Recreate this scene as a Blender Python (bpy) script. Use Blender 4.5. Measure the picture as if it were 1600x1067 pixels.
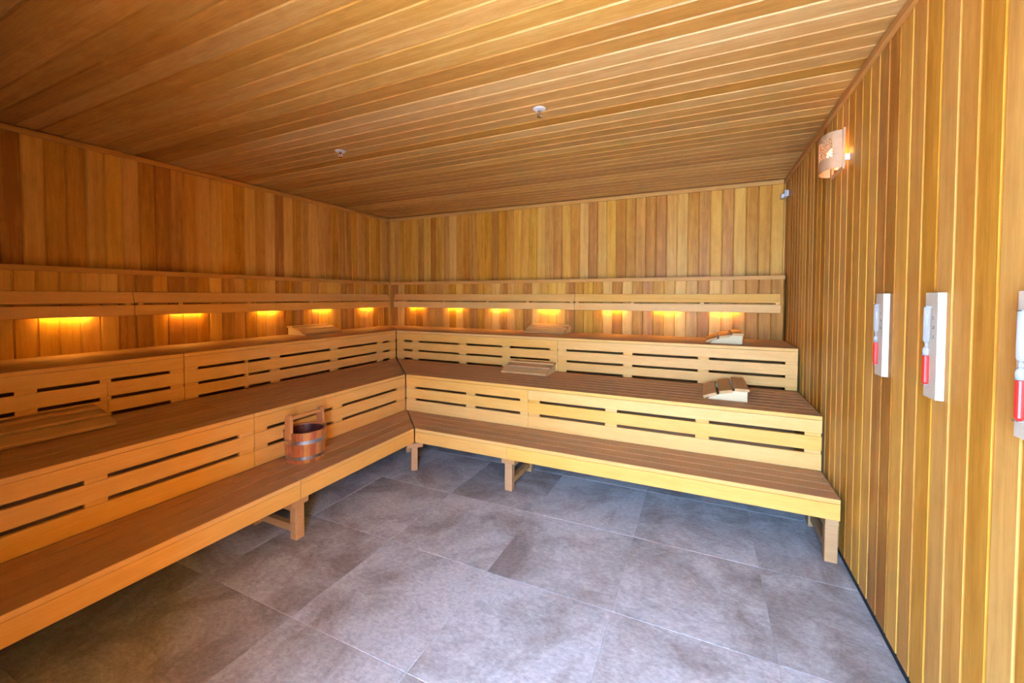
import bpy, bmesh, math, random
from mathutils import Vector, Matrix

# ------------------------------------------------------------------ clear
for o in list(bpy.data.objects):
    bpy.data.objects.remove(o, do_unlink=True)
scene = bpy.context.scene
COL = scene.collection
random.seed(7)

# ------------------------------------------------------------------ room sizes (metres)
W, H = 4.486, 2.393            # crown trim to crown trim, floor to ceiling
XR = 4.504                     # face of the right wall boards
YF = -4.43                     # front wall (behind the camera)
E_ = 0.136                     # how far the lower wall panels stand out
ZL = 1.530                     # ledge top
Z1, Z2, Z3 = 0.333, 0.653, 0.965
L1, L2, L3 = 1.853, 1.4624, 0.752
B1, B2, B3 = 1.831, 1.4577, 0.7526

# ------------------------------------------------------------------ camera
cam_d = bpy.data.cameras.new('camera')
cam = bpy.data.objects.new('camera', cam_d)
COL.objects.link(cam)
r_ = Vector((0.90654, 0.42211, 0.00165)); u_ = Vector((-0.01352, 0.02513, 0.99959)); f_ = Vector((-0.42190, 0.90620, -0.02849))
m = Matrix.Identity(4)
for i in range(3):
    m[i][0] = r_[i]; m[i][1] = u_[i]; m[i][2] = -f_[i]
m[0][3], m[1][3], m[2][3] = 3.8507, -4.3501, 1.3415
cam.matrix_world = m
cam_d.sensor_width = 36.0
cam_d.lens = 641.878 / 1600 * 36.0
cam_d.shift_y = -(533.5 - 481.88) / 1600
cam_d.clip_start = 0.02
scene.camera = cam

# ------------------------------------------------------------------ world, sun, exposure
world = bpy.data.worlds.new('world'); scene.world = world
world.use_nodes = True
wn = world.node_tree.nodes
bg = wn['Background']
bg.inputs['Color'].default_value = (0.31, 0.56, 1.0, 1)
bg.inputs['Strength'].default_value = 60.0

sun_d = bpy.data.lights.new('sun', 'SUN')
sun = bpy.data.objects.new('sun', sun_d); COL.objects.link(sun)
sun_d.energy = 270.0; sun_d.angle = 0.01; sun_d.color = (1.0, 0.95, 0.86)
sun.location = (-12, -16, 12)
sun.rotation_euler = Vector((0.80, 0.40, -0.62)).to_track_quat('-Z', 'Y').to_euler()

DOOR = (3.18, 4.46, 0.0, 2.15)     # opening in the front wall: x0, x1, z0, z1
por_d = bpy.data.lights.new('door_daylight_portal', 'AREA')
por = bpy.data.objects.new('door_daylight_portal', por_d); COL.objects.link(por)
por_d.shape = 'RECTANGLE'; por_d.size = DOOR[1]-DOOR[0]; por_d.size_y = DOOR[3]-DOOR[2]
por_d.cycles.is_portal = True
por.location = ((DOOR[0]+DOOR[1])/2, YF-0.97, (DOOR[2]+DOOR[3])/2)
por.rotation_euler = (math.radians(90), 0, 0)

vs = scene.view_settings
vs.view_transform = 'Standard'; vs.look = 'None'; vs.gamma = 1.0; vs.use_curve_mapping = False
vs.exposure = 0.16

# ------------------------------------------------------------------ materials
def new_mat(name):
    mt = bpy.data.materials.new(name); mt.use_nodes = True
    nt = mt.node_tree
    return mt, nt, nt.nodes['Principled BSDF']

def nd(nt, t, **kw):
    n = nt.nodes.new(t)
    for k, v in kw.items(): setattr(n, k, v)
    return n

def wood(name, dark, mid, light, rough=0.5, vary=0.5, hue=0.006, grain=1.0, spec=0.4, streak=0.5, bump=0.15):
    mt, nt, bs = new_mat(name)
    L = nt.links.new
    tc = nd(nt, 'ShaderNodeTexCoord'); oi = nd(nt, 'ShaderNodeObjectInfo')
    off = nd(nt, 'ShaderNodeVectorMath', operation='SCALE'); off.inputs[0].default_value = (37.0, 91.0, 53.0)
    L(oi.outputs['Random'], off.inputs['Scale'])
    add = nd(nt, 'ShaderNodeVectorMath', operation='ADD')
    L(tc.outputs['Object'], add.inputs[0]); L(off.outputs[0], add.inputs[1])
    def noise(sc, scale, detail, rgh=0.6, dist=0.0):
        mp = nd(nt, 'ShaderNodeMapping'); mp.inputs['Scale'].default_value = sc
        L(add.outputs[0], mp.inputs['Vector'])
        n = nd(nt, 'ShaderNodeTexNoise'); n.inputs['Scale'].default_value = scale
        n.inputs['Detail'].default_value = detail; n.inputs['Roughness'].default_value = rgh
        n.inputs['Distortion'].default_value = dist
        L(mp.outputs[0], n.inputs['Vector'])
        return n.outputs['Fac']
    fine = noise((1.2, 26*grain, 26*grain), 5.0, 5, 0.65, 0.3)
    wide = noise((0.35, 5.5, 5.5), 4.0, 2, 0.5, 0.2)
    blot = noise((3.0, 7.0, 7.0), 2.2, 3, 0.6, 0.8)
    # sum of the three grains plus a per-board tone
    def mth(op, a, b):
        n = nd(nt, 'ShaderNodeMath', operation=op)
        for i, v in enumerate((a, b)):
            if isinstance(v, (int, float)): n.inputs[i].default_value = v
            else: L(v, n.inputs[i])
        return n.outputs[0]
    s = mth('MULTIPLY', fine, 0.46)
    s = mth('ADD', s, mth('MULTIPLY', wide, streak))
    s = mth('ADD', s, mth('MULTIPLY', blot, 0.28))
    s = mth('ADD', s, mth('MULTIPLY', mth('SUBTRACT', oi.outputs['Random'], 0.5), vary))
    s = mth('SUBTRACT', s, (0.46+streak+0.28)/2 - 0.5)
    rp = nd(nt, 'ShaderNodeValToRGB')
    rp.color_ramp.elements[0].position = 0.22; rp.color_ramp.elements[0].color = (*dark, 1)
    rp.color_ramp.elements[1].position = 0.80; rp.color_ramp.elements[1].color = (*light, 1)
    e = rp.color_ramp.elements.new(0.5); e.color = (*mid, 1)
    L(s, rp.inputs[0])
    # a second, independent per-board hue
    h = nd(nt, 'ShaderNodeHueSaturation')
    r2 = mth('FRACT', mth('MULTIPLY', oi.outputs['Random'], 17.31), 0)
    L(mth('ADD', mth('MULTIPLY', mth('SUBTRACT', r2, 0.5), hue), 0.5), h.inputs['Hue'])
    r3 = mth('FRACT', mth('MULTIPLY', oi.outputs['Random'], 43.77), 0)
    L(mth('ADD', mth('MULTIPLY', r3, 0.07), 0.955), h.inputs['Saturation'])
    L(rp.outputs[0], h.inputs['Color'])
    L(h.outputs[0], bs.inputs['Base Color'])
    bs.inputs['Roughness'].default_value = rough
    bs.inputs['Specular IOR Level'].default_value = spec
    bp = nd(nt, 'ShaderNodeBump'); bp.inputs['Strength'].default_value = bump; bp.inputs['Distance'].default_value = 0.002
    L(fine, bp.inputs['Height']); L(bp.outputs[0], bs.inputs['Normal'])
    return mt

def plain(name, col, rough=0.5, metal=0.0, emit=None, strength=0.0):
    mt, nt, bs = new_mat(name)
    tc = nd(nt, 'ShaderNodeTexCoord'); n = nd(nt, 'ShaderNodeTexNoise')
    n.inputs['Scale'].default_value = 60; n.inputs['Detail'].default_value = 3
    nt.links.new(tc.outputs['Object'], n.inputs['Vector'])
    mr = nd(nt, 'ShaderNodeMapRange'); mr.inputs['To Min'].default_value = max(0.02, rough-0.06); mr.inputs['To Max'].default_value = min(1, rough+0.06)
    nt.links.new(n.outputs['Fac'], mr.inputs['Value']); nt.links.new(mr.outputs[0], bs.inputs['Roughness'])
    bs.inputs['Base Color'].default_value = (*col, 1); bs.inputs['Metallic'].default_value = metal
    if emit:
        bs.inputs['Emission Color'].default_value = (*emit, 1); bs.inputs['Emission Strength'].default_value = strength
    return mt

M = {}
M['panel'] = wood('panel_wood', (0.28, 0.105, 0.012), (0.46, 0.208, 0.028), (0.63, 0.33, 0.062), rough=0.42, vary=0.52, hue=0.006, spec=0.10, streak=0.55)
M['ceil'] = wood('ceiling_wood', (0.27, 0.115, 0.018), (0.45, 0.230, 0.050), (0.66, 0.40, 0.14), rough=0.40, vary=0.32, hue=0.005, spec=0.4, streak=0.35)
M['trimw'] = wood('trim_wood', (0.32, 0.13, 0.022), (0.45, 0.21, 0.045), (0.58, 0.30, 0.08), rough=0.5, vary=0.2, streak=0.3, spec=0.12)
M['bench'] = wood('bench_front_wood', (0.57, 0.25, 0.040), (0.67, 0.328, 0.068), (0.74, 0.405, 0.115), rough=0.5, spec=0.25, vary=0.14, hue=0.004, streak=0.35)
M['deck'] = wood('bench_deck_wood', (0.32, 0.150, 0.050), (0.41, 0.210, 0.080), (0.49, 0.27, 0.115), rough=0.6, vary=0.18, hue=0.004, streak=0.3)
M['leg'] = wood('bench_leg_wood', (0.27, 0.12, 0.038), (0.38, 0.185, 0.065), (0.48, 0.25, 0.10), rough=0.55, vary=0.2, streak=0.4)
M['rest'] = wood('headrest_wood', (0.36, 0.175, 0.055), (0.47, 0.25, 0.085), (0.56, 0.33, 0.125), rough=0.55, spec=0.15, vary=0.2, streak=0.3)
M['restside'] = wood('headrest_side_wood', (0.48, 0.33, 0.13), (0.58, 0.41, 0.18), (0.66, 0.49, 0.24), rough=0.55, vary=0.2, streak=0.3)
M['bucket'] = wood('bucket_wood', (0.22, 0.060, 0.014), (0.42, 0.145, 0.038), (0.58, 0.26, 0.085), rough=0.32, vary=0.5, hue=0.03, spec=0.5, grain=2.0)
M['handle'] = wood('bucket_handle_wood', (0.36, 0.14, 0.04), (0.48, 0.21, 0.065), (0.58, 0.29, 0.10), rough=0.4, vary=0.2)
M['ply'] = wood('lamp_plywood', (0.36, 0.19, 0.085), (0.45, 0.25, 0.12), (0.52, 0.31, 0.16), rough=0.5, vary=0.1, streak=0.25)
M['timer'] = wood('timer_pale_wood', (0.46, 0.405, 0.285), (0.53, 0.465, 0.335), (0.60, 0.53, 0.39), rough=0.5, vary=0.1, hue=0.0, streak=0.25)
M['white'] = plain('white_enamel', (0.85, 0.86, 0.86), 0.35)
M['chrome'] = plain('chrome_metal', (0.55, 0.56, 0.57), 0.22, 1.0)
M['steel'] = plain('galvanised_steel', (0.62, 0.64, 0.66), 0.33, 1.0)
M['black'] = plain('black_shadow_gap', (0.006, 0.006, 0.007), 0.9)
M['liner'] = plain('brown_plastic_liner', (0.075, 0.022, 0.022), 0.3)
M['red'] = plain('red_sand', (0.52, 0.016, 0.010), 0.4)
M['ink'] = plain('scale_ink', (0.08, 0.07, 0.06), 0.7)
M['slab'] = plain('wall_backing_wood', (0.46, 0.21, 0.04), 0.6)
M['grout'] = plain('tile_grout', (0.36, 0.33, 0.31), 0.85)
M['terrace'] = plain('terrace_paving', (0.55, 0.53, 0.50), 0.85)
M['led'] = plain('led_diffuser', (0.9, 0.8, 0.6), 0.4, 0, (1.0, 0.56, 0.10), 90.0)
M['bulb'] = plain('lamp_bulb', (0.9, 0.85, 0.7), 0.3, 0, (1.0, 0.52, 0.12), 26.0)

def glass_mat():
    mt, nt, bs = new_mat('clear_glass_tube')
    bs.inputs['Base Color'].default_value = (0.95, 0.97, 0.97, 1)
    bs.inputs['Roughness'].default_value = 0.03
    bs.inputs['Transmission Weight'].default_value = 0.85
    bs.inputs['IOR'].default_value = 1.25
    return mt
M['glass'] = glass_mat()

def stone_mat():
    mt, nt, bs = new_mat('limestone_tile')
    L = nt.links.new
    tc = nd(nt, 'ShaderNodeTexCoord'); oi = nd(nt, 'ShaderNodeObjectInfo')
    off = nd(nt, 'ShaderNodeVectorMath', operation='SCALE'); off.inputs[0].default_value = (61.0, 23.0, 7.0)
    L(oi.outputs['Random'], off.inputs['Scale'])
    add = nd(nt, 'ShaderNodeVectorMath', operation='ADD'); L(tc.outputs['Object'], add.inputs[0]); L(off.outputs[0], add.inputs[1])
    def noise(scale, det, rg, dist=0.0, sc=(1, 1, 1)):
        mp = nd(nt, 'ShaderNodeMapping'); mp.inputs['Scale'].default_value = sc; L(add.outputs[0], mp.inputs[0])
        n = nd(nt, 'ShaderNodeTexNoise'); n.inputs['Scale'].default_value = scale; n.inputs['Detail'].default_value = det
        n.inputs['Roughness'].default_value = rg; n.inputs['Distortion'].default_value = dist
        L(mp.outputs[0], n.inputs['Vector']); return n.outputs['Fac']
    big = noise(2.6, 7, 0.68, 0.6)
    fine = noise(42, 6, 0.75, 0.4, (1.0, 1.6, 1))
    fleck = noise(95, 3, 0.6, 0.2, (0.6, 2.0, 1))
    r1 = nd(nt, 'ShaderNodeValToRGB')
    r1.color_ramp.elements[0].position = 0.36; r1.color_ramp.elements[0].color = (0.205, 0.178, 0.160, 1)
    r1.color_ramp.elements[1].position = 0.62; r1.color_ramp.elements[1].color = (0.43, 0.405, 0.385, 1)
    e = r1.color_ramp.elements.new(0.50); e.color = (0.325, 0.298, 0.278, 1)
    # per-tile share of stained stone
    ad = nd(nt, 'ShaderNodeMath', operation='MULTIPLY_ADD'); L(oi.outputs['Random'], ad.inputs[0]); ad.inputs[1].default_value = 0.16
    sb = nd(nt, 'ShaderNodeMath', operation='SUBTRACT'); L(big, sb.inputs[0]); sb.inputs[1].default_value = 0.06
    L(sb.outputs[0], ad.inputs[2]); L(ad.outputs[0], r1.inputs[0])
    r2 = nd(nt, 'ShaderNodeMapRange'); r2.inputs['From Min'].default_value = 0.3; r2.inputs['From Max'].default_value = 0.7
    r2.inputs['To Min'].default_value = 0.66; r2.inputs['To Max'].default_value = 1.25; L(fine, r2.inputs['Value'])
    r3 = nd(nt, 'ShaderNodeMapRange'); r3.inputs['From Min'].default_value = 0.26; r3.inputs['From Max'].default_value = 0.36
    r3.inputs['To Min'].default_value = 0.72; r3.inputs['To Max'].default_value = 1.0; L(fleck, r3.inputs['Value'])
    mu = nd(nt, 'ShaderNodeMath', operation='MULTIPLY'); L(r2.outputs[0], mu.inputs[0]); L(r3.outputs[0], mu.inputs[1])
    vm = nd(nt, 'ShaderNodeVectorMath', operation='SCALE'); L(r1.outputs[0], vm.inputs[0]); L(mu.outputs[0], vm.inputs['Scale'])
    L(vm.outputs[0], bs.inputs['Base Color'])
    bs.inputs['Roughness'].default_value = 0.62; bs.inputs['Specular IOR Level'].default_value = 0.35
    bp = nd(nt, 'ShaderNodeBump'); bp.inputs['Strength'].default_value = 0.2; bp.inputs['Distance'].default_value = 0.003
    L(fine, bp.inputs['Height']); L(bp.outputs[0], bs.inputs['Normal'])
    return mt
M['stone'] = stone_mat()

# ------------------------------------------------------------------ mesh helpers
_cache = {}
def mesh_obj(name, me, mat, parent=None, loc=(0, 0, 0), rot=(0, 0, 0)):
    o = bpy.data.objects.new(name, me); COL.objects.link(o)
    if not me.materials: me.materials.append(M[mat])
    o.location = loc; o.rotation_euler = rot
    if parent: o.parent = parent
    return o

def prism_mesh(sect, x0, x1, k0=0.0, k1=0.0, key=None):
    """section [(y,z)...] swept along local X, ends slanted x = x0 + k0*y, x1 + k1*y"""
    kk = ('prism', tuple((round(a, 4), round(b, 4)) for a, b in sect), round(x0, 4), round(x1, 4), k0, k1, key)
    if kk in _cache: return _cache[kk]
    n = len(sect)
    v = [(x0+k0*y, y, z) for y, z in sect] + [(x1+k1*y, y, z) for y, z in sect]
    f = [tuple(range(n-1, -1, -1)), tuple(range(n, 2*n))]
    f = [tuple(range(n)), tuple(range(2*n-1, n-1, -1))]
    for i in range(n):
        j = (i+1) % n
        f.append((i, n+i, n+j, j))
    me = bpy.data.meshes.new('prism'); me.from_pydata(v, [], f); me.update()
    bm = bmesh.new(); bm.from_mesh(me); bmesh.ops.recalc_face_normals(bm, faces=bm.faces); bm.to_mesh(me); bm.free()
    _cache[kk] = me
    return me

def rect_sect(w, t, c=0.002):
    a, b = w/2, t/2
    return [(-a+c, -b), (a-c, -b), (a, -b+c), (a, b-c), (a-c, b), (-a+c, b), (-a, b-c), (-a, -b+c)]

def panel_sect(w, t=0.014, c=0.005, tongue=0.0015):
    """tongue and groove board, face at z=0, body behind at -t"""
    a = w/2
    return [(-a, -t), (-a, -c-0.001), (-a+tongue, -c-0.001), (-a+tongue+c, 0), (a-tongue-c, 0), (a-tongue, -c-0.001), (a, -c-0.001), (a, -t)]

def bm_obj(name, bm, mat, parent=None, loc=(0, 0, 0), rot=(0, 0, 0), smooth=False):
    me = bpy.data.meshes.new(name)
    bmesh.ops.recalc_face_normals(bm, faces=bm.faces)
    if smooth:
        for f in bm.faces: f.smooth = True
    bm.to_mesh(me); bm.free()
    return mesh_obj(name, me, mat, parent, loc, rot)

def add_box(bm, lo, hi, bev=0.0):
    x0, y0, z0 = lo; x1, y1, z1 = hi
    r = bmesh.ops.create_cube(bm, size=1.0)
    for v in r['verts']:
        v.co = Vector((x0+(v.co.x+0.5)*(x1-x0), y0+(v.co.y+0.5)*(y1-y0), z0+(v.co.z+0.5)*(z1-z0)))
    if bev:
        es = list({e for v in r['verts'] for e in v.link_edges})
        bmesh.ops.bevel(bm, geom=es, offset=bev, segments=1, affect='EDGES')

def box(name, lo, hi, mat, parent=None, bev=0.0, origin=None):
    bm = bmesh.new()
    c = Vector([(a+b)/2 for a, b in zip(lo, hi)]) if origin is None else Vector(origin)
    add_box(bm, Vector(lo)-c, Vector(hi)-c, bev)
    pl = parent.location if parent else Vector((0, 0, 0))
    return bm_obj(name, bm, mat, parent, c-pl)

def lathe(prof, seg=24, closed=False):
    """profile [(r,z)...] around local Z"""
    bm = bmesh.new(); rings = []
    for r, z in prof:
        rings.append([bm.verts.new((max(r, 1e-5)*math.cos(2*math.pi*i/seg), max(r, 1e-5)*math.sin(2*math.pi*i/seg), z)) for i in range(seg)])
    n = len(rings)
    for a in range(n if closed else n-1):
        for i in range(seg):
            j = (i+1) % seg; b = (a+1) % n
            bm.faces.new((rings[a][i], rings[a][j], rings[b][j], rings[b][i]))
    bmesh.ops.remove_doubles(bm, verts=bm.verts, dist=2e-5)
    return bm

def add_tube(bm, pts, rad, seg=8):
    rings = []
    for i, p in enumerate(pts):
        p = Vector(p)
        t = (Vector(pts[min(i+1, len(pts)-1)]) - Vector(pts[max(i-1, 0)])).normalized()
        a = t.orthogonal().normalized(); b = t.cross(a)
        rings.append([bm.verts.new(p + rad*(math.cos(2*math.pi*k/seg)*a + math.sin(2*math.pi*k/seg)*b)) for k in range(seg)])
    for r0, r1 in zip(rings, rings[1:]):
        # align ring starts
        sh = min(range(seg), key=lambda s: (r1[s].co-r0[0].co).length)
        for k in range(seg):
            bm.faces.new((r0[k], r0[(k+1) % seg], r1[(k+1+sh) % seg], r1[(k+sh) % seg]))
    bm.faces.new(rings[0]); bm.faces.new(rings[-1])

def thing(name, label, cat, loc=(0, 0, 0), rotz=0.0, group=None):
    o = bpy.data.objects.new(name, None); COL.objects.link(o)
    o.empty_display_size = 0.1
    o.location = loc; o.rotation_euler = (0, 0, rotz)
    o['label'] = label; o['category'] = cat
    if group: o['group'] = group
    return o

def struct(o, label, cat):
    o['kind'] = 'structure'; o['label'] = label; o['category'] = cat
    return o

PI = math.pi
# ------------------------------------------------------------------ the setting: floor
floor = struct(box('floor', (-0.25, YF-1.0, -0.12), (W+0.35, 0.25, -0.002), 'grout', origin=(0, 0, 0)), 'grey limestone tiled floor with large square tiles', 'floor')
PX, PY = 0.605, 0.600
GX, GY = 3.514, -2.615
def tile_mesh(w, l):
    k = ('tile', round(w, 3), round(l, 3))
    if k not in _cache:
        bm = bmesh.new(); a, b, c, t = w/2, l/2, 0.0015, 0.012
        lo = [bm.verts.new(p) for p in ((-a, -b, -t), (a, -b, -t), (a, b, -t), (-a, b, -t))]
        mi = [bm.verts.new(p) for p in ((-a, -b, -c), (a, -b, -c), (a, b, -c), (-a, b, -c))]
        to = [bm.verts.new(p) for p in ((-a+c, -b+c, 0), (a-c, -b+c, 0), (a-c, b-c, 0), (-a+c, b-c, 0))]
        for A, B in ((lo, mi), (mi, to)):
            for i in range(4): bm.faces.new((A[i], A[(i+1) % 4], B[(i+1) % 4], B[i]))
        bm.faces.new(to); bm.faces.new(lo[::-1])
        me = bpy.data.meshes.new('tile'); bm.to_mesh(me); bm.free(); _cache[k] = me
    return _cache[k]
J = 0.0016
xs = sorted({round(max(-0.02, min(XR+0.007, GX+PX*i)), 4) for i in range(-7, 4)})
ys = sorted({round(max(YF, min(0.0, GY+PY*i)), 4) for i in range(-5, 7)})
for xa, xb in zip(xs, xs[1:]):
    for ya, yb in zip(ys, ys[1:]):
        mesh_obj('tile', tile_mesh(xb-xa-J, yb-ya-J), 'stone', floor, ((xa+xb)/2, (ya+yb)/2, 0.0))

# ------------------------------------------------------------------ boarded walls and ceiling
P = 0.0985
T = 0.014
def cuts(lo, hi, phase, pitch):
    k0 = math.floor((lo-phase)/pitch); out = [lo]; k = k0
    while True:
        v = phase + k*pitch
        if v > lo+0.006 and v < hi-0.006: out.append(v)
        if v >= hi: break
        k += 1
    return out+[hi]

def boards(parent, mat, span, phase, pitch, z0, z1, plane, side):
    """upright boards; side: back (faces -y), left (faces +x), right (faces -x), front (faces +y)"""
    c = cuts(span[0], span[1], phase, pitch)
    h = z1-z0; zc = (z0+z1)/2
    for a, b in zip(c, c[1:]):
        me = prism_mesh(panel_sect(b-a-0.0006, T), -h/2, h/2, key=mat)
        mid = (a+b)/2
        # local X (length) -> world Z, local Z (face normal) -> wall normal
        if side == 'back':   loc = (mid, plane, zc); mx = Matrix(((0, -1, 0), (0, 0, -1), (1, 0, 0)))
        elif side == 'left': loc = (plane, mid, zc); mx = Matrix(((0, 0, 1), (0, -1, 0), (1, 0, 0)))
        elif side == 'right': loc = (plane, mid, zc); mx = Matrix(((0, 0, -1), (0, 1, 0), (1, 0, 0)))
        else:                loc = (mid, plane, zc); mx = Matrix(((0, 1, 0), (0, 0, 1), (1, 0, 0)))
        mesh_obj('board', me, mat, parent, loc, mx.to_euler())

YB = 0.018                      # upper board faces lie behind the crown trim
XL = -0.018
wall_back = struct(box('wall_back', (XL-0.2, YB+T, -0.02), (XR+0.2, YB+T+0.12, H+0.1), 'slab', origin=(0, 0, 0)), 'back wall of upright tongue and groove wood boards', 'wall')
boards(wall_back, 'panel', (XL, XR), 4.1995, P, ZL-0.02, H-0.004, YB, 'back')
boards(wall_back, 'panel', (E_, W-0.002), 4.293, P, 0.84, ZL-0.036, -E_, 'back')
box('panel_backing', (E_-0.02, -E_+T, 0.84), (W-0.004, YB, ZL-0.01), 'slab', wall_back)
wall_left = struct(box('wall_left', (XL-T-0.12, YF-0.2, -0.02), (XL-T, YB+T, H+0.1), 'slab', origin=(0, 0, 0)), 'left wall of upright tongue and groove wood boards', 'wall')
boards(wall_left, 'panel', (-4.35, YB), -3.2995, P, ZL-0.02, H-0.004, XL, 'left')
boards(wall_left, 'panel', (-4.35, -E_), -3.000, 0.0975, 0.84, ZL-0.036, E_, 'left')
box('panel_backing', (XL, -4.6, 0.84), (E_-T, -E_+T, ZL-0.01), 'slab', wall_left)
wall_right = struct(box('wall_right', (XR+T, YF-0.2, 0.040), (XR+T+0.12, YB+T, H+0.1), 'slab', origin=(0, 0, 0)), 'right wall of upright tongue and groove wood boards with pale grooves', 'wall')
boards(wall_right, 'panel', (-4.6, YB), -2.936, 0.1002, 0.040, H-0.004, XR, 'right')
base_r = struct(box('baseboard_right', (XR+0.008, YF, -0.02), (XR+0.06, 0.0, 0.0395), 'black', origin=(0, 0, 0)), 'black recessed shadow gap under right wall boards', 'baseboard')

# front wall behind the camera, with the open doorway that lets the daylight in
wf = bmesh.new()
x0, x1, dz0, dz1 = DOOR
add_box(wf, (XL-0.2, YF-0.12, -0.02), (x0, YF, H+0.1))
add_box(wf, (x1, YF-0.12, -0.02), (XR+0.2, YF, H+0.1))
add_box(wf, (x0, YF-0.12, dz1), (x1, YF, H+0.1))
# unseen deep entrance, added to cut daylight to the left and bounce amber light
VD = 0.95
add_box(wf, (x0-0.12, YF-VD, -0.02), (x0, YF-0.1205, H+0.1))
add_box(wf, (x1, YF-VD, -0.02), (x1+0.12, YF-0.1205, H+0.1))
add_box(wf, (x0, YF-VD, dz1), (x1, YF-0.1205, H+0.1))
wall_front = struct(bm_obj('wall_front', wf, 'slab'), 'front wall with the open doorway', 'wall')

ceiling = struct(box('ceiling', (XL-0.2, YF-0.2, H+T), (XR+0.2, YB+0.2, H+T+0.1), 'slab', origin=(0, 0, 0)), 'ceiling of long horizontal tongue and groove boards', 'ceiling')
c = cuts(YF, YB, -2.731, 0.0997)
for a, b in zip(c, c[1:]):
    me = prism_mesh(panel_sect(b-a-0.0006, T), -(XR-XL)/2, (XR-XL)/2, key='ceil')
    mesh_obj('board', me, 'ceil', ceiling, ((XL+XR)/2, (a+b)/2, H), (PI, 0, 0))

# crown trims and ledges
def trim_box(name, lo, hi, label, mat='trimw'):
    lo = Vector(lo); hi = Vector(hi); d = hi-lo; c = (lo+hi)/2
    if d.x >= d.y:
        me = prism_mesh(rect_sect(d.y, d.z, 0.002), -d.x/2, d.x/2); o = mesh_obj(name, me, mat, None, c)
    else:
        me = prism_mesh(rect_sect(d.x, d.z, 0.002), -d.y/2, d.y/2); o = mesh_obj(name, me, mat, None, c, (0, 0, PI/2))
    struct(o, label, 'trim'); return o
tz0, tz1 = H-0.042, H-0.007
trim_box('trim_1', (0.0, 0.0, tz0), (W, YB, tz1), 'thin wooden crown strip along top of back wall')
trim_box('trim_2', (XL, YF, tz0), (0.0, YB, tz1), 'thin wooden crown strip along top of left wall')
trim_box('trim_3', (W, YF, tz0), (XR, YB, tz1), 'thin wooden crown strip along top of right wall')
LO = 0.010
trim_box('trim_4', (E_+LO, -E_-LO, ZL-0.036), (W+0.002, YB, ZL), 'wooden ledge capping the lower panels of back wall')
trim_box('trim_5', (XL, -2.830, ZL-0.036), (E_+LO, YB, ZL), 'wooden ledge capping lower left wall panels beside corner')
trim_box('trim_6', (XL, -4.5, ZL-0.036), (E_+LO, -2.832, ZL), 'darker wooden ledge capping left wall panels towards the doorway')

# terrace outside the doorway
terrace = struct(box('floor_outside', (-12, -24, -0.15), (16, YF-1.0, -0.03), 'terrace', origin=(0, 0, 0)), 'sunlit paved terrace outside the doorway', 'terrace')

# ------------------------------------------------------------------ benches
NT = 0.024    # deck slat thickness
def wpos(side, a, d, z):
    return Vector((a, -d, z)) if side == 'back' else Vector((d, -a, z))
def run(name, side, a0, a1, d0, d1, z0, z1, mat, parent, mit=None, c=0.002):
    """board along the wall from a0 to a1, depth d0..d1; mit: a-offset so that the corner end follows a = d + mit"""
    dc, zc = (d0+d1)/2, (z0+z1)/2
    w, t = d1-d0, z1-z0
    if mit is not None: a0 = dc + mit
    ac = (a0+a1)/2
    l = (a1-a0)/2
    if side == 'back':
        me = prism_mesh(rect_sect(w, t, c), -l, l, -1.0 if mit is not None else 0.0, 0.0, key=mat); rot = 0.0
    else:
        me = prism_mesh(rect_sect(w, t, c), -l, l, 0.0, 1.0 if mit is not None else 0.0, key=mat); rot = PI/2
    return mesh_obj(name, me, mat, parent, wpos(side, ac, dc, zc)-parent.location, (0, 0, rot))

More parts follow.
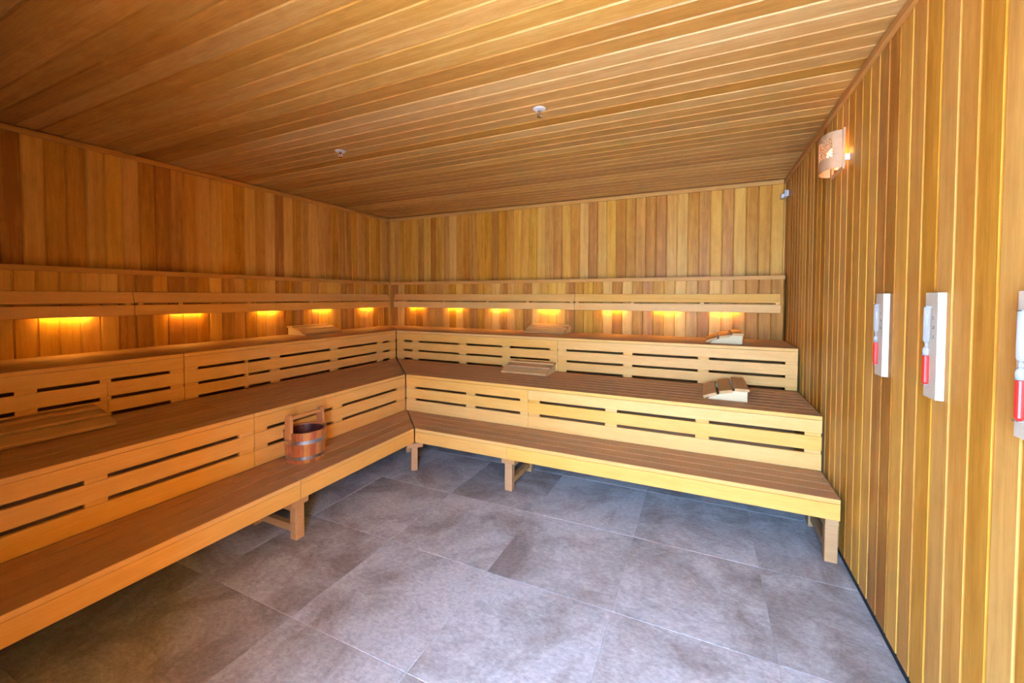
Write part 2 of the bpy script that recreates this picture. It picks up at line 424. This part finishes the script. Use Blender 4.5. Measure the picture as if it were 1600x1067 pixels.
GAP = 0.0075
TIER = {   # deck z, front distance per side, back distance per side, slats, fascia bottom, riser slats [(z0,z1)], spacer gaps [(z0,z1)]
    1: dict(z=Z1, F=dict(back=B1, left=L1), R=dict(back=B2, left=L2), n=4, fb=0.2255, riser=[], gaps=[]),
    2: dict(z=Z2, F=dict(back=B2, left=L2), R=dict(back=B3, left=L3), n=8, fb=0.553, riser=[(0.4506, 0.5326), (Z1+0.001, 0.4300)], gaps=[(0.5326, 0.553), (0.4300, 0.4506)]),
    3: dict(z=Z3, F=dict(back=B3, left=L3), R=dict(back=E_, left=E_), n=7, fb=0.8640, riser=[(0.7635, 0.8440), (0.6720, 0.7435)], gaps=[(0.8440, 0.8640), (0.7435, 0.7635), (Z2+0.001, 0.6720)]),
}
def bench(side, tier, a0, a1, label, corner=False, splits=(), spacers=(), group=None):
    t = TIER[tier]; F, R = t['F'][side], t['R'][side]
    other = 'left' if side == 'back' else 'back'
    mit = (t['F'][other]-F+GAP) if corner else None
    st = thing('bench_section', label, 'bench', wpos(side, (a0+a1)/2, (F+R)/2, 0 if tier == 1 else TIER[tier-1]['z']), 0, None)
    z = t['z']; n = t['n']; pitch = (F-R)/n
    for i in range(n):
        g = 0.0042 if tier == 1 else 0.0030
        d0 = R+i*pitch+g; d1 = R+(i+1)*pitch-g
        last = (i == n-1)
        if last: d1 = F
        o = run('deck_slat', side, a0, a1, d0, d1, z-NT, z, 'deck', st, mit, 0.0010)
    # a pale lip along the front edge and the fascia below it
    run('edge_lip', side, a0, a1, F, F+0.004, z-NT+0.001, z-0.0005, 'bench', st, mit, 0.001)
    run('front_board', side, a0, a1, F-0.022, F+0.004, t['fb'], z-NT-0.0005, 'bench', st, mit, 0.0015)
    # bearers under the deck
    run('bearer', side, a0+0.25, a1-0.05, R+0.004, R+0.044, z-NT-0.06, z-NT, 'leg', st)
    if tier == 3:
        run('light_block_panel', side, a0, a1, F-0.062, F-0.044, 0.0, Z2-NT-0.002, 'leg', st, mit)  # unseen panel, added to block light from the void behind the riser gaps
    # riser slats below
    for ri, (r0, r1) in enumerate(t['riser']):
        cutsA = [a0]+[s for s in sorted(splits)]+[a1]
        for q, (sa, sb) in enumerate(zip(cutsA, cutsA[1:])):
            mm = mit if (corner and q == 0) else None
            run('riser_slat', side, sa+(0.001 if q else 0), sb-(0.001 if q < len(cutsA)-2 else 0), F-0.018, F+0.002, r0, r1, 'bench', st, mm, 0.0015)
    for (g0, g1) in t['gaps']:
        for (sa, sb) in spacers:
            run('spacer', side, sa, sb, F-0.02, F-0.0015, g0, g1, 'bench', st, None, 0.0005)
    return st

K = 0.925
def sp(*prs): return [(a*K, b*K) for a, b in prs]
JB = 2.642    # joint of the back benches
JL = 2.818    # joint of the left benches (measured from the corner)
AE = W-0.003
EN = 4.30     # near end of the left benches
G3B = sp((1.054, 1.138), (1.704, 1.793), (2.237, 2.325), (2.770, 2.852)); G3C = sp((2.860, 2.945), (3.494, 3.576), (4.128, 4.213), (4.766, 4.846))
G2B = sp((2.257, 2.347), (2.783, 2.853)); G2C = sp((2.861, 2.956), (3.494, 3.582), (4.125, 4.209), (4.758, 4.843))
bench('back', 1, L1, JB-0.0008, 'lowest short bench section of back wall beside the corner leg', corner=True)
bench('back', 1, JB+0.0008, AE, 'lowest long bench section of back wall ending at right wall')
bench('back', 2, L2, JB-0.0008, 'middle tier short bench section of back wall by the corner', corner=True, spacers=[(L2+0.012, L2+0.105)]+G2B)
bench('back', 2, JB+0.0008, AE, 'middle tier long bench section of back wall ending at right wall', spacers=G2C)
bench('back', 3, L3, JB-0.0008, 'top tier short bench section of back wall by the corner', corner=True, spacers=[(L3+0.012, L3+0.100)]+G3B)
bench('back', 3, JB+0.0008, AE, 'top tier long bench section of back wall ending at right wall', spacers=G3C)
bench('left', 1, B1, JL-0.002, 'lowest bench section of left wall carrying the wooden bucket', corner=True)
bench('left', 1, JL+0.002, EN, 'lowest bench section of left wall on the doorway side of the bucket')
bench('left', 2, B2, JL-0.002, 'middle tier bench section of left wall directly above the bucket', corner=True, spacers=[(B2+0.012, B2+0.107)]+sp((2.339, 2.425), (2.957, 3.042)))
bench('left', 2, JL+0.002, EN, 'middle tier bench section of left wall carrying a wooden headrest', spacers=sp((3.050, 3.136), (3.755, 3.836), (4.45, 4.53)))
bench('left', 3, B3, JL-0.002, 'top tier bench section of left wall carrying a wooden headrest', corner=True, splits=(2.406,), spacers=[(B3+0.012, B3+0.100)]+sp((1.037, 1.127), (1.686, 1.773), (2.316, 2.401), (2.590, 2.612), (2.956, 3.042)))
bench('left', 3, JL+0.002, EN, 'empty top tier bench section of left wall on the doorway side', splits=(3.204,), spacers=sp((3.050, 3.130), (3.444, 3.496), (3.759, 3.843), (4.42, 4.50)))

# trestles under the lowest bench
def trestle(side, a, label, capw=0.10, d_front=None, legw=0.055, capd=0.0):
    F = TIER[1]['F'][side]
    st = thing('bench_trestle', label, 'trestle', wpos(side, a, F-0.25, 0), 0, None)
    top = 0.2245
    def blk(name, a0, a1, d0, d1, z0, z1):
        p = wpos(side, a0, d0, z0); q = wpos(side, a1, d1, z1)
        lo = [min(i, j) for i, j in zip(p, q)]; hi = [max(i, j) for i, j in zip(p, q)]
        return box(name, lo, hi, 'leg', st, 0.002)
    for nm, d1 in (('leg', F-0.012), ('leg', F-0.365)):
        blk('leg', a-legw/2, a+legw/2, d1-0.045, d1, 0.0, top-0.033)
    blk('cap_rail', a-capw/2, a+capw/2, F-0.41, F-0.004, top-0.033, top)
    blk('upper_rail', a-0.018, a+0.018, F-0.365, F-0.057, top-0.075, top-0.0335)
    blk('lower_rail', a-0.018, a+0.018, F-0.365, F-0.057, 0.035, 0.075)
    return st
trestle('left', 2.812, 'wooden trestle under the joint of left lowest bench')
trestle('back', 2.646, 'wooden trestle under the joint of back lowest bench')
trestle('back', W-0.033, 'wooden trestle leg standing against the right wall', capw=0.056)
# corner trestle: its cap lies across the mitre
ct = thing('bench_trestle', 'single wooden corner leg under the mitred lowest bench', 'trestle', (L1-0.03, -B1+0.03, 0), -PI/4)
def cblk(name, lo, hi):
    bm = bmesh.new(); c_ = [(a+b)/2 for a, b in zip(lo, hi)]
    add_box(bm, [a-b for a, b in zip(lo, c_)], [a-b for a, b in zip(hi, c_)], 0.002)
    return bm_obj(name, bm, 'leg', ct, c_)
# local +x faces the room diagonal after the -45 degree turn
cblk('leg', (-0.010, -0.024, 0.0), (0.037, 0.024, 0.1905))
cblk('cap_rail', (-0.42, -0.060, 0.1905), (0.075, 0.060, 0.2245))
cblk('leg', (-0.40, -0.024, 0.0), (-0.355, 0.024, 0.1915))
cblk('upper_rail', (-0.355, -0.016, 0.150), (-0.020, 0.016, 0.191))
# upright corner post seen in the mitre gap of the middle riser
cp = box('corner_post', (L2-0.052, -B2+0.024, Z1+0.001), (L2-0.024, -B2+0.052, 0.553), 'leg')
cp['label'] = 'slim upright post behind the mitre gap of middle riser'; cp['category'] = 'post'

# ------------------------------------------------------------------ backrests
def backrest(side, a0, a1, label, spacers, chip=0.0):
    st = thing('backrest', label, 'backrest', wpos(side, (a0+a1)/2, E_, 1.204), 0, 'backrests')
    del st['group']
    dF = 0.052                      # front face distance from the panel
    run('lower_slat', side, a0, a1, E_+dF-0.022, E_+dF, 1.204, 1.278, 'bench', st, None, 0.003)
    # upper slat leans back towards the wall
    hgt, th, tilt = 0.082, 0.022, math.radians(20)
    l = (a1-a0)/2
    me = prism_mesh(rect_sect(th, hgt, 0.003), -l, l, key='bench')
    dc = E_+dF-0.011-math.sin(tilt)*hgt/2; zc = 1.291+math.cos(tilt)*hgt/2
    o = mesh_obj('upper_slat', me, 'bench', st, wpos(side, (a0+a1)/2, dc, zc)-st.location)
    # local Y points to the wall in both cases; lean = rotate about local X so +Z goes to +Y
    o.rotation_euler = (Matrix.Rotation(0 if side == 'back' else PI/2, 3, 'Z') @ Matrix.Rotation(-tilt, 3, 'X')).to_euler()
    for s in spacers:
        run('bracket', side, s-0.016, s+0.016, E_, E_+dF-0.004, 1.272, 1.296, 'bench', st, None, 0.001)
    return st
backrest('back', 0.230, 2.628, 'back wall backrest of two slats, between corner and joint', (0.40, 1.00, 1.60, 2.10, 2.60))
backrest('back', 2.632, 4.452, 'back wall backrest of two slats, ending near right wall', (2.66, 3.22, 3.84, 4.43))
backrest('left', 0.222, 2.833, 'left wall backrest of two slats, between corner and joint', (0.28, 0.72, 1.38, 2.02, 2.55, 2.80))
backrest('left', 2.837, 4.35, 'left wall backrest of two slats, on the doorway side', (2.87, 3.5, 4.1))

# warm LED strips behind the lower backrest slats
def led(side, a, label):
    st = thing('led_strip_light', label, 'light', wpos(side, a, E_, 1.225), 0, 'led strips behind the backrests of the %s wall' % side)
    run('housing', side, a-0.115, a+0.115, E_, E_+0.029, 1.219, 1.232, 'white', st, None, 0.001)
    run('diffuser', side, a-0.110, a+0.110, E_+0.013, E_+0.027, 1.214, 1.2188, 'led', st, None, 0.0005)
ORD = ('first', 'second', 'third', 'fourth', 'fifth', 'sixth', 'seventh')
for k, a in enumerate((0.56, 1.142, 1.739, 2.326, 3.03, 3.53, 4.03)):
    led('back', a, 'warm glowing light strip under back wall backrest, %s from the corner' % ORD[k])
for k, a in enumerate((0.573, 1.22, 1.82, 2.49, 3.17)):
    led('left', a, 'warm glowing light strip under left wall backrest, %s from the corner' % ORD[k])

# ------------------------------------------------------------------ headrests
def headrest(loc, rotz, label, length=0.43):
    """local +x: from the low edge to the high edge, local y along the slats"""
    st = thing('headrest', label, 'headrest', loc, rotz)
    th = 0.019
    for (cx, cz, wd, ang) in ((0.044, 0.0245, 0.086, 20), (0.140, 0.0565, 0.082, 11), (0.234, 0.0755, 0.084, 0)):
        me = prism_mesh(rect_sect(wd, th, 0.004), -length/2, length/2, key='rest')
        o = mesh_obj('slat', me, 'rest', st, (cx, length/2, cz))
        # local X (length) -> y, local Y (width) -> -x
        o.rotation_euler = (Matrix.Rotation(-math.radians(ang), 3, 'Y') @ Matrix.Rotation(PI/2, 3, 'Z')).to_euler()
    prof = [(0.028, 0.0), (0.266, 0.0), (0.266, 0.066), (0.186, 0.066), (0.170, 0.0528), (0.104, 0.040), (0.085, 0.029), (0.050, 0.0160)]
    for y in (0.006, length-0.026):
        bm = bmesh.new()
        A = [bm.verts.new((x, y, z)) for x, z in prof]; B = [bm.verts.new((x, y+0.020, z)) for x, z in prof]
        bm.faces.new(A); bm.faces.new(B[::-1])
        for i in range(len(prof)):
            j = (i+1) % len(prof); bm.faces.new((A[i], A[j], B[j], B[i]))
        bm_obj('side_support', bm, 'restside', st)
    return st
headrest((3.856, -1.279, Z2), 0, 'wooden headrest turned sideways on the middle bench of back wall')
headrest((3.872, -0.615, Z3), 0, 'wooden headrest turned sideways on the top bench of back wall')
headrest((2.63, -1.035, Z2), PI/2, 'wooden headrest lying lengthwise on the middle bench of back wall')
headrest((2.59, -0.42, Z3), PI/2, 'wooden headrest lying lengthwise on the top bench of back wall')
headrest((0.42, -1.20, Z3), PI, 'wooden headrest on the top bench of left wall')
headrest((1.04, -3.275, Z2), PI, 'dark wooden headrest on the middle bench of left wall')

# ------------------------------------------------------------------ bucket
BX, BY = 1.605, -2.585
bk = thing('bucket', 'reddish wooden stave bucket with metal hoops on lowest left bench', 'bucket', (BX, BY, Z1))
rb, rt, hh = 0.106, 0.122, 0.188
NS = 20
def stave_mesh(h_top, key, wide=1.0):
    k = ('stave', key)
    if k in _cache: return _cache[k]
    bm = bmesh.new(); half = PI/NS*0.985*wide; th = 0.012
    rings = []
    def rad(z): return rb+(rt-rb)*z/hh
    zs = [0.0, hh] if h_top <= hh else [0.0, hh, h_top-0.022, h_top-0.008, h_top]
    for z in zs:
        sc = 1.0
        if z > hh: sc = 0.80 if z < h_top-0.01 else (0.62 if z < h_top else 0.30)
        r0 = rad(min(z, hh)); r1 = r0-th; ring = []
        for r in (r0, r1):
            aa = (-half*sc, 0, half*sc)
            ring += [bm.verts.new((r*math.cos(a), r*math.sin(a), z)) for a in (aa if r == r0 else aa[::-1])]
        rings.append(ring)
    for A, B in zip(rings, rings[1:]):
        for i in range(6): bm.faces.new((A[i], A[(i+1) % 6], B[(i+1) % 6], B[i]))
    bm.faces.new(rings[0]); bm.faces.new(rings[-1])
    bmesh.ops.recalc_face_normals(bm, faces=bm.faces)
    # swap axes so that the grain axis (local X) runs up the stave
    for v in bm.verts: v.co = Vector((v.co.z, v.co.y, -v.co.x))
    me = bpy.data.meshes.new('stave'); bm.to_mesh(me); bm.free(); _cache[k] = me
    return me
RY = Matrix(((0, 0, -1), (0, 1, 0), (1, 0, 0)))     # back from the swapped axes
for i in range(NS):
    ang = 2*PI*i/NS
    tall = i in (NS//4, 3*NS//4)
    nm = 'ear_stave' if tall else 'stave'
    o = mesh_obj(nm, stave_mesh(0.292 if tall else hh, tall, 1.0), 'bucket', bk)
    o.rotation_euler = (Matrix.Rotation(ang, 3, 'Z') @ RY).to_euler()
# widen the two ears with a shaped upright
for s in (-1, 1):
    bm = bmesh.new()
    r0 = rt+0.001
    prof = [(-0.024, 0.150), (0.024, 0.150), (0.024, 0.255), (0.020, 0.280), (0.010, 0.295), (0.0, 0.299), (-0.010, 0.295), (-0.020, 0.280), (-0.024, 0.255)]
    A = [bm.verts.new((z, x, -r0+0.001)) for x, z in prof]; B = [bm.verts.new((z, x, -r0+0.019)) for x, z in prof]
    bm.faces.new(A); bm.faces.new(B[::-1])
    for i in range(len(prof)):
        j = (i+1) % len(prof); bm.faces.new((A[i], A[j], B[j], B[i]))
    o = bm_obj('ear', bm, 'bucket', bk)
    o.rotation_euler = (Matrix.Rotation(s*PI/2, 3, 'Z') @ RY).to_euler()
me = prism_mesh(rect_sect(0.026, 0.026, 0.008), -0.118, 0.118, key='handle')
mesh_obj('handle_bar', me, 'handle', bk, (0, 0, 0.272), (0, 0, PI/2))
def hoop(z0, z1):
    r0 = rb+(rt-rb)*z0/hh+0.0006; r1 = rb+(rt-rb)*z1/hh+0.0006
    bm_obj('hoop', lathe([(r0, z0), (r0+0.002, z0), (r1+0.002, z1), (r1, z1)], 48, True), 'steel', bk, smooth=False)
hoop(0.022, 0.042); hoop(0.118, 0.140)
bm_obj('liner', lathe([(0.0, 0.016), (rb-0.018, 0.016), (rt-0.0165, hh-0.012), (rt-0.0135, hh-0.012), (rt-0.013, hh-0.006), (rt-0.0195, hh-0.006), (rb-0.021, 0.020), (0.0, 0.020)], 40), 'liner', bk, smooth=False)

# ------------------------------------------------------------------ wall lamp on the right wall
LX, LY, LZ = XR, -1.665, 1.975
lamp = thing('wall_lamp', 'plywood wall lamp with perforated curved shade on right wall', 'lamp', (LX, LY, LZ))
hw, dep, sh_h = 0.105, 0.068, 0.185
px = -0.028                                   # back frame stands off the wall
# curved shade with pierced holes
bm = bmesh.new()
NA, NZ = 26, 24
grid = []
for i in range(NA+1):
    t = PI*i/NA
    y = -hw*math.cos(t); x = px-0.006-dep*max(0.0, math.sin(t))**0.8
    grid.append([bm.verts.new((x, y, 0.020+sh_h*j/NZ)) for j in range(NZ+1)])
for i in range(NA):
    for j in range(NZ):
        inside = 4 <= i < 22 and 8 <= j < 20
        hole = inside and (i+j) % 2 == 0
        if not hole:
            bm.faces.new((grid[i][j], grid[i+1][j], grid[i+1][j+1], grid[i][j+1]))
o = bm_obj('shade', bm, 'ply', lamp)
sm = o.modifiers.new('thickness', 'SOLIDIFY'); sm.thickness = 0.003; sm.offset = 0
def lbox(name, lo, hi, mat, bev=0.001):
    bm = bmesh.new(); c_ = [(a+b)/2 for a, b in zip(lo, hi)]
    add_box(bm, [a-b for a, b in zip(lo, c_)], [a-b for a, b in zip(hi, c_)], bev)
    return bm_obj(name, bm, mat, lamp, c_)
lbox('side_strip', (px-0.004, -hw-0.004, 0.010), (px+0.006, -hw+0.026, 0.215), 'ply')
lbox('side_strip', (px-0.004, hw-0.026, 0.010), (px+0.006, hw+0.004, 0.215), 'ply')
lbox('bottom_strip', (px-0.004, -hw+0.0265, 0.010), (px+0.006, hw-0.0265, 0.026), 'ply')
for s in (-1, 1):
    lbox('bracket', (px+0.0065, s*(hw-0.012)-0.006, 0.055), (0.0, s*(hw-0.012)+0.006, 0.085), 'white')
lbox('base_plate', (-0.012, -0.03, 0.045), (0.0, 0.03, 0.095), 'white', 0.003)
bm_obj('socket', lathe([(0.0, 0.0), (0.018, 0.0), (0.020, 0.03), (0.0, 0.03)], 16), 'white', lamp, (-0.05, 0, 0.045))
bm_obj('bulb', lathe([(0.0, 0.0), (0.012, 0.003), (0.024, 0.035), (0.022, 0.052), (0.012, 0.066), (0.0, 0.070)], 20), 'bulb', lamp, (-0.05, 0, 0.075), smooth=True)
lbox('bulb_arm', (-0.05, -0.008, 0.050), (-0.012, 0.008, 0.062), 'white')

# ------------------------------------------------------------------ temperature sensor in the corner
sn = thing('temperature_sensor', 'small white temperature sensor box in top corner of right wall', 'sensor', (XR, -0.045, 2.205))
bm = bmesh.new(); add_box(bm, (-0.030, -0.085, 0.006), (0.0, 0.030, 0.058), 0.004); bm_obj('housing', bm, 'white', sn)
bm = bmesh.new(); add_box(bm, (-0.048, -0.060, 0.0), (-0.0305, 0.018, 0.034), 0.003); bm_obj('probe_cover', bm, 'white', sn)
for k in range(3):
    bm = bmesh.new(); add_box(bm, (-0.027, -0.0865, 0.018+0.013*k), (-0.012, -0.0852, 0.0225+0.013*k)); bm_obj('vent_slot', bm, 'ink', sn)

# ------------------------------------------------------------------ sprinklers
def sprinkler(x, y, label):
    st = thing('fire_sprinkler', label, 'sprinkler', (x, y, H))
    bm_obj('escutcheon', lathe([(0.0, 0.0), (0.036, 0.0), (0.036, -0.002), (0.030, -0.005), (0.016, -0.0065), (0.0, -0.0065)], 28), 'white', st, smooth=False)
    bm_obj('body', lathe([(0.0, -0.006), (0.011, -0.006), (0.011, -0.014), (0.008, -0.016), (0.008, -0.020), (0.0, -0.020)], 14), 'chrome', st)
    for s in (-1, 1):
        bm = bmesh.new(); add_tube(bm, [(s*0.008, 0, -0.017), (s*0.0125, 0, -0.026), (s*0.010, 0, -0.038), (0.0, 0, -0.045)], 0.0022, 6)
        bm_obj('frame_arm', bm, 'chrome', st)
    bm_obj('glass_bulb', lathe([(0.0, -0.020), (0.0024, -0.022), (0.0026, -0.034), (0.0, -0.038)], 10), 'chrome', st)
    bm = bmesh.new(); n = 16; vs_ = []
    top = []; bot = []
    for i in range(n*2):
        r = 0.0145 if i % 4 in (0, 1) else 0.0105; a = 2*PI*i/(n*2)
        top.append(bm.verts.new((r*math.cos(a), r*math.sin(a), -0.045))); bot.append(bm.verts.new((r*math.cos(a), r*math.sin(a), -0.0465)))
    bm.faces.new(top); bm.faces.new(bot[::-1])
    for i in range(n*2):
        j = (i+1) % (n*2); bm.faces.new((top[i], top[j], bot[j], bot[i]))
    bm_obj('deflector', bm, 'chrome', st)
sprinkler(3.005, -2.173, 'ceiling sprinkler with white plate on the paler boards nearer wall lamp')
sprinkler(1.456, -2.152, 'ceiling sprinkler with white plate on the darker boards nearer left wall')

# ------------------------------------------------------------------ sand timers
DIG = {'5': [((1, 2), (0, 2)), ((0, 2), (0, 1)), ((0, 1), (1, 1)), ((1, 1), (1, 0)), ((1, 0), (0, 0))],
       '1': [((0.5, 2), (0.5, 0))], '0': [((0, 2), (1, 2)), ((1, 2), (1, 0)), ((1, 0), (0, 0)), ((0, 0), (0, 2))]}
def timer(y, label):
    """y: wall position of the body's near edge"""
    st = thing('sand_timer', label, 'sand timer', (XR, y, 1.032))
    wd, dp, ht = 0.082, 0.018, 0.324
    # trapezoid body with chamfered long edges
    sec = [(0.0, 0.0), (-dp, 0.004), (-dp, wd-0.004), (0.0, wd)]      # (x, y)
    bm = bmesh.new()
    A = [bm.verts.new((x, yy, 0)) for x, yy in sec]; B = [bm.verts.new((x, yy, ht)) for x, yy in sec]
    bm.faces.new(A[::-1]); bm.faces.new(B)
    for i in range(4):
        j = (i+1) % 4; bm.faces.new((A[i], A[j], B[j], B[i]))
    bm_obj('body', bm, 'timer', st)
    yc = wd*0.62; xc = -dp-0.006
    R = 0.0082
    def dome(z0, z1):
        return [(0.0, z0), (R*0.5, z0+0.002), (R, z0+0.009), (R, z1-0.009), (R*0.5, z1-0.002), (0.0, z1)]
    bm_obj('upper_glass', lathe(dome(0.168, 0.285), 14), 'glass', st, (xc, yc, 0), smooth=True)
    bm_obj('neck', lathe([(0.0, 0.155), (0.005, 0.156), (0.0028, 0.163), (0.005, 0.170), (0.0, 0.171)], 12), 'glass', st, (xc, yc, 0), smooth=True)
    bm_obj('lower_glass', lathe([(0.0, 0.1295), (R, 0.1295), (R, 0.149), (R*0.5, 0.156), (0.0, 0.158)], 14), 'glass', st, (xc, yc, 0), smooth=True)
    R2 = R
    bm_obj('red_sand', lathe([(0.0, 0.038), (R2*0.5, 0.040), (R2, 0.047), (R2, 0.128), (0.0, 0.130)], 14), 'red', st, (xc, yc, 0), smooth=False)
    for z in (0.281, 0.040):
        bm = bmesh.new(); add_tube(bm, [(-dp, yc-0.012, z), (-dp-0.012, yc-0.009, z), (-dp-0.0165, yc, z), (-dp-0.012, yc+0.009, z), (-dp, yc+0.012, z)], 0.0012, 6)
        bm_obj('tube_clip', bm, 'chrome', st)
    # scale: minute ticks and the figures 5, 10, 15 on the front face
    bm = bmesh.new()
    fx = -dp-0.0004
    def bar(ya, za, yb, zb, w=0.0010):
        a = Vector((fx, ya, za)); b = Vector((fx, yb, zb)); d = (b-a).normalized(); n = Vector((0, -d.z, d.y))*w/2
        e = d*w/2
        v = [bm.verts.new(p) for p in (a-e+n, b+e+n, b+e-n, a-e-n)]
        v2 = [bm.verts.new(q.co+Vector((0.0003, 0, 0))) for q in v]
        bm.faces.new(v); bm.faces.new(v2[::-1])
        for i in range(4): bm.faces.new((v[i], v[(i+1) % 4], v2[(i+1) % 4], v2[i]))
    y0 = yc-0.012
    for k in range(16):
        z = 0.272-k*0.0058
        bar(y0, z, y0-(0.007 if k % 5 == 0 else 0.004), z, 0.0012)
    for word, k in (('5', 4), ('10', 9), ('15', 14)):
        z = 0.272-k*0.0058-0.006; yy = y0-0.008
        for ch in word:
            for (p, q) in DIG[ch]:
                bar(yy-p[0]*0.0042, z+p[1]*0.0042, yy-q[0]*0.0042, z+q[1]*0.0042, 0.0012)
            yy -= 0.0068 if ch != '1' else 0.0052
    bm_obj('scale_marks', bm, 'ink', st)
    return st
timer(-2.705, 'white sand timer, middle one of three on right wall')
timer(-2.296, 'white sand timer on right wall, closest of the three to wall lamp')
timer(-3.125, 'white sand timer on right wall, farthest of the three from wall lamp')
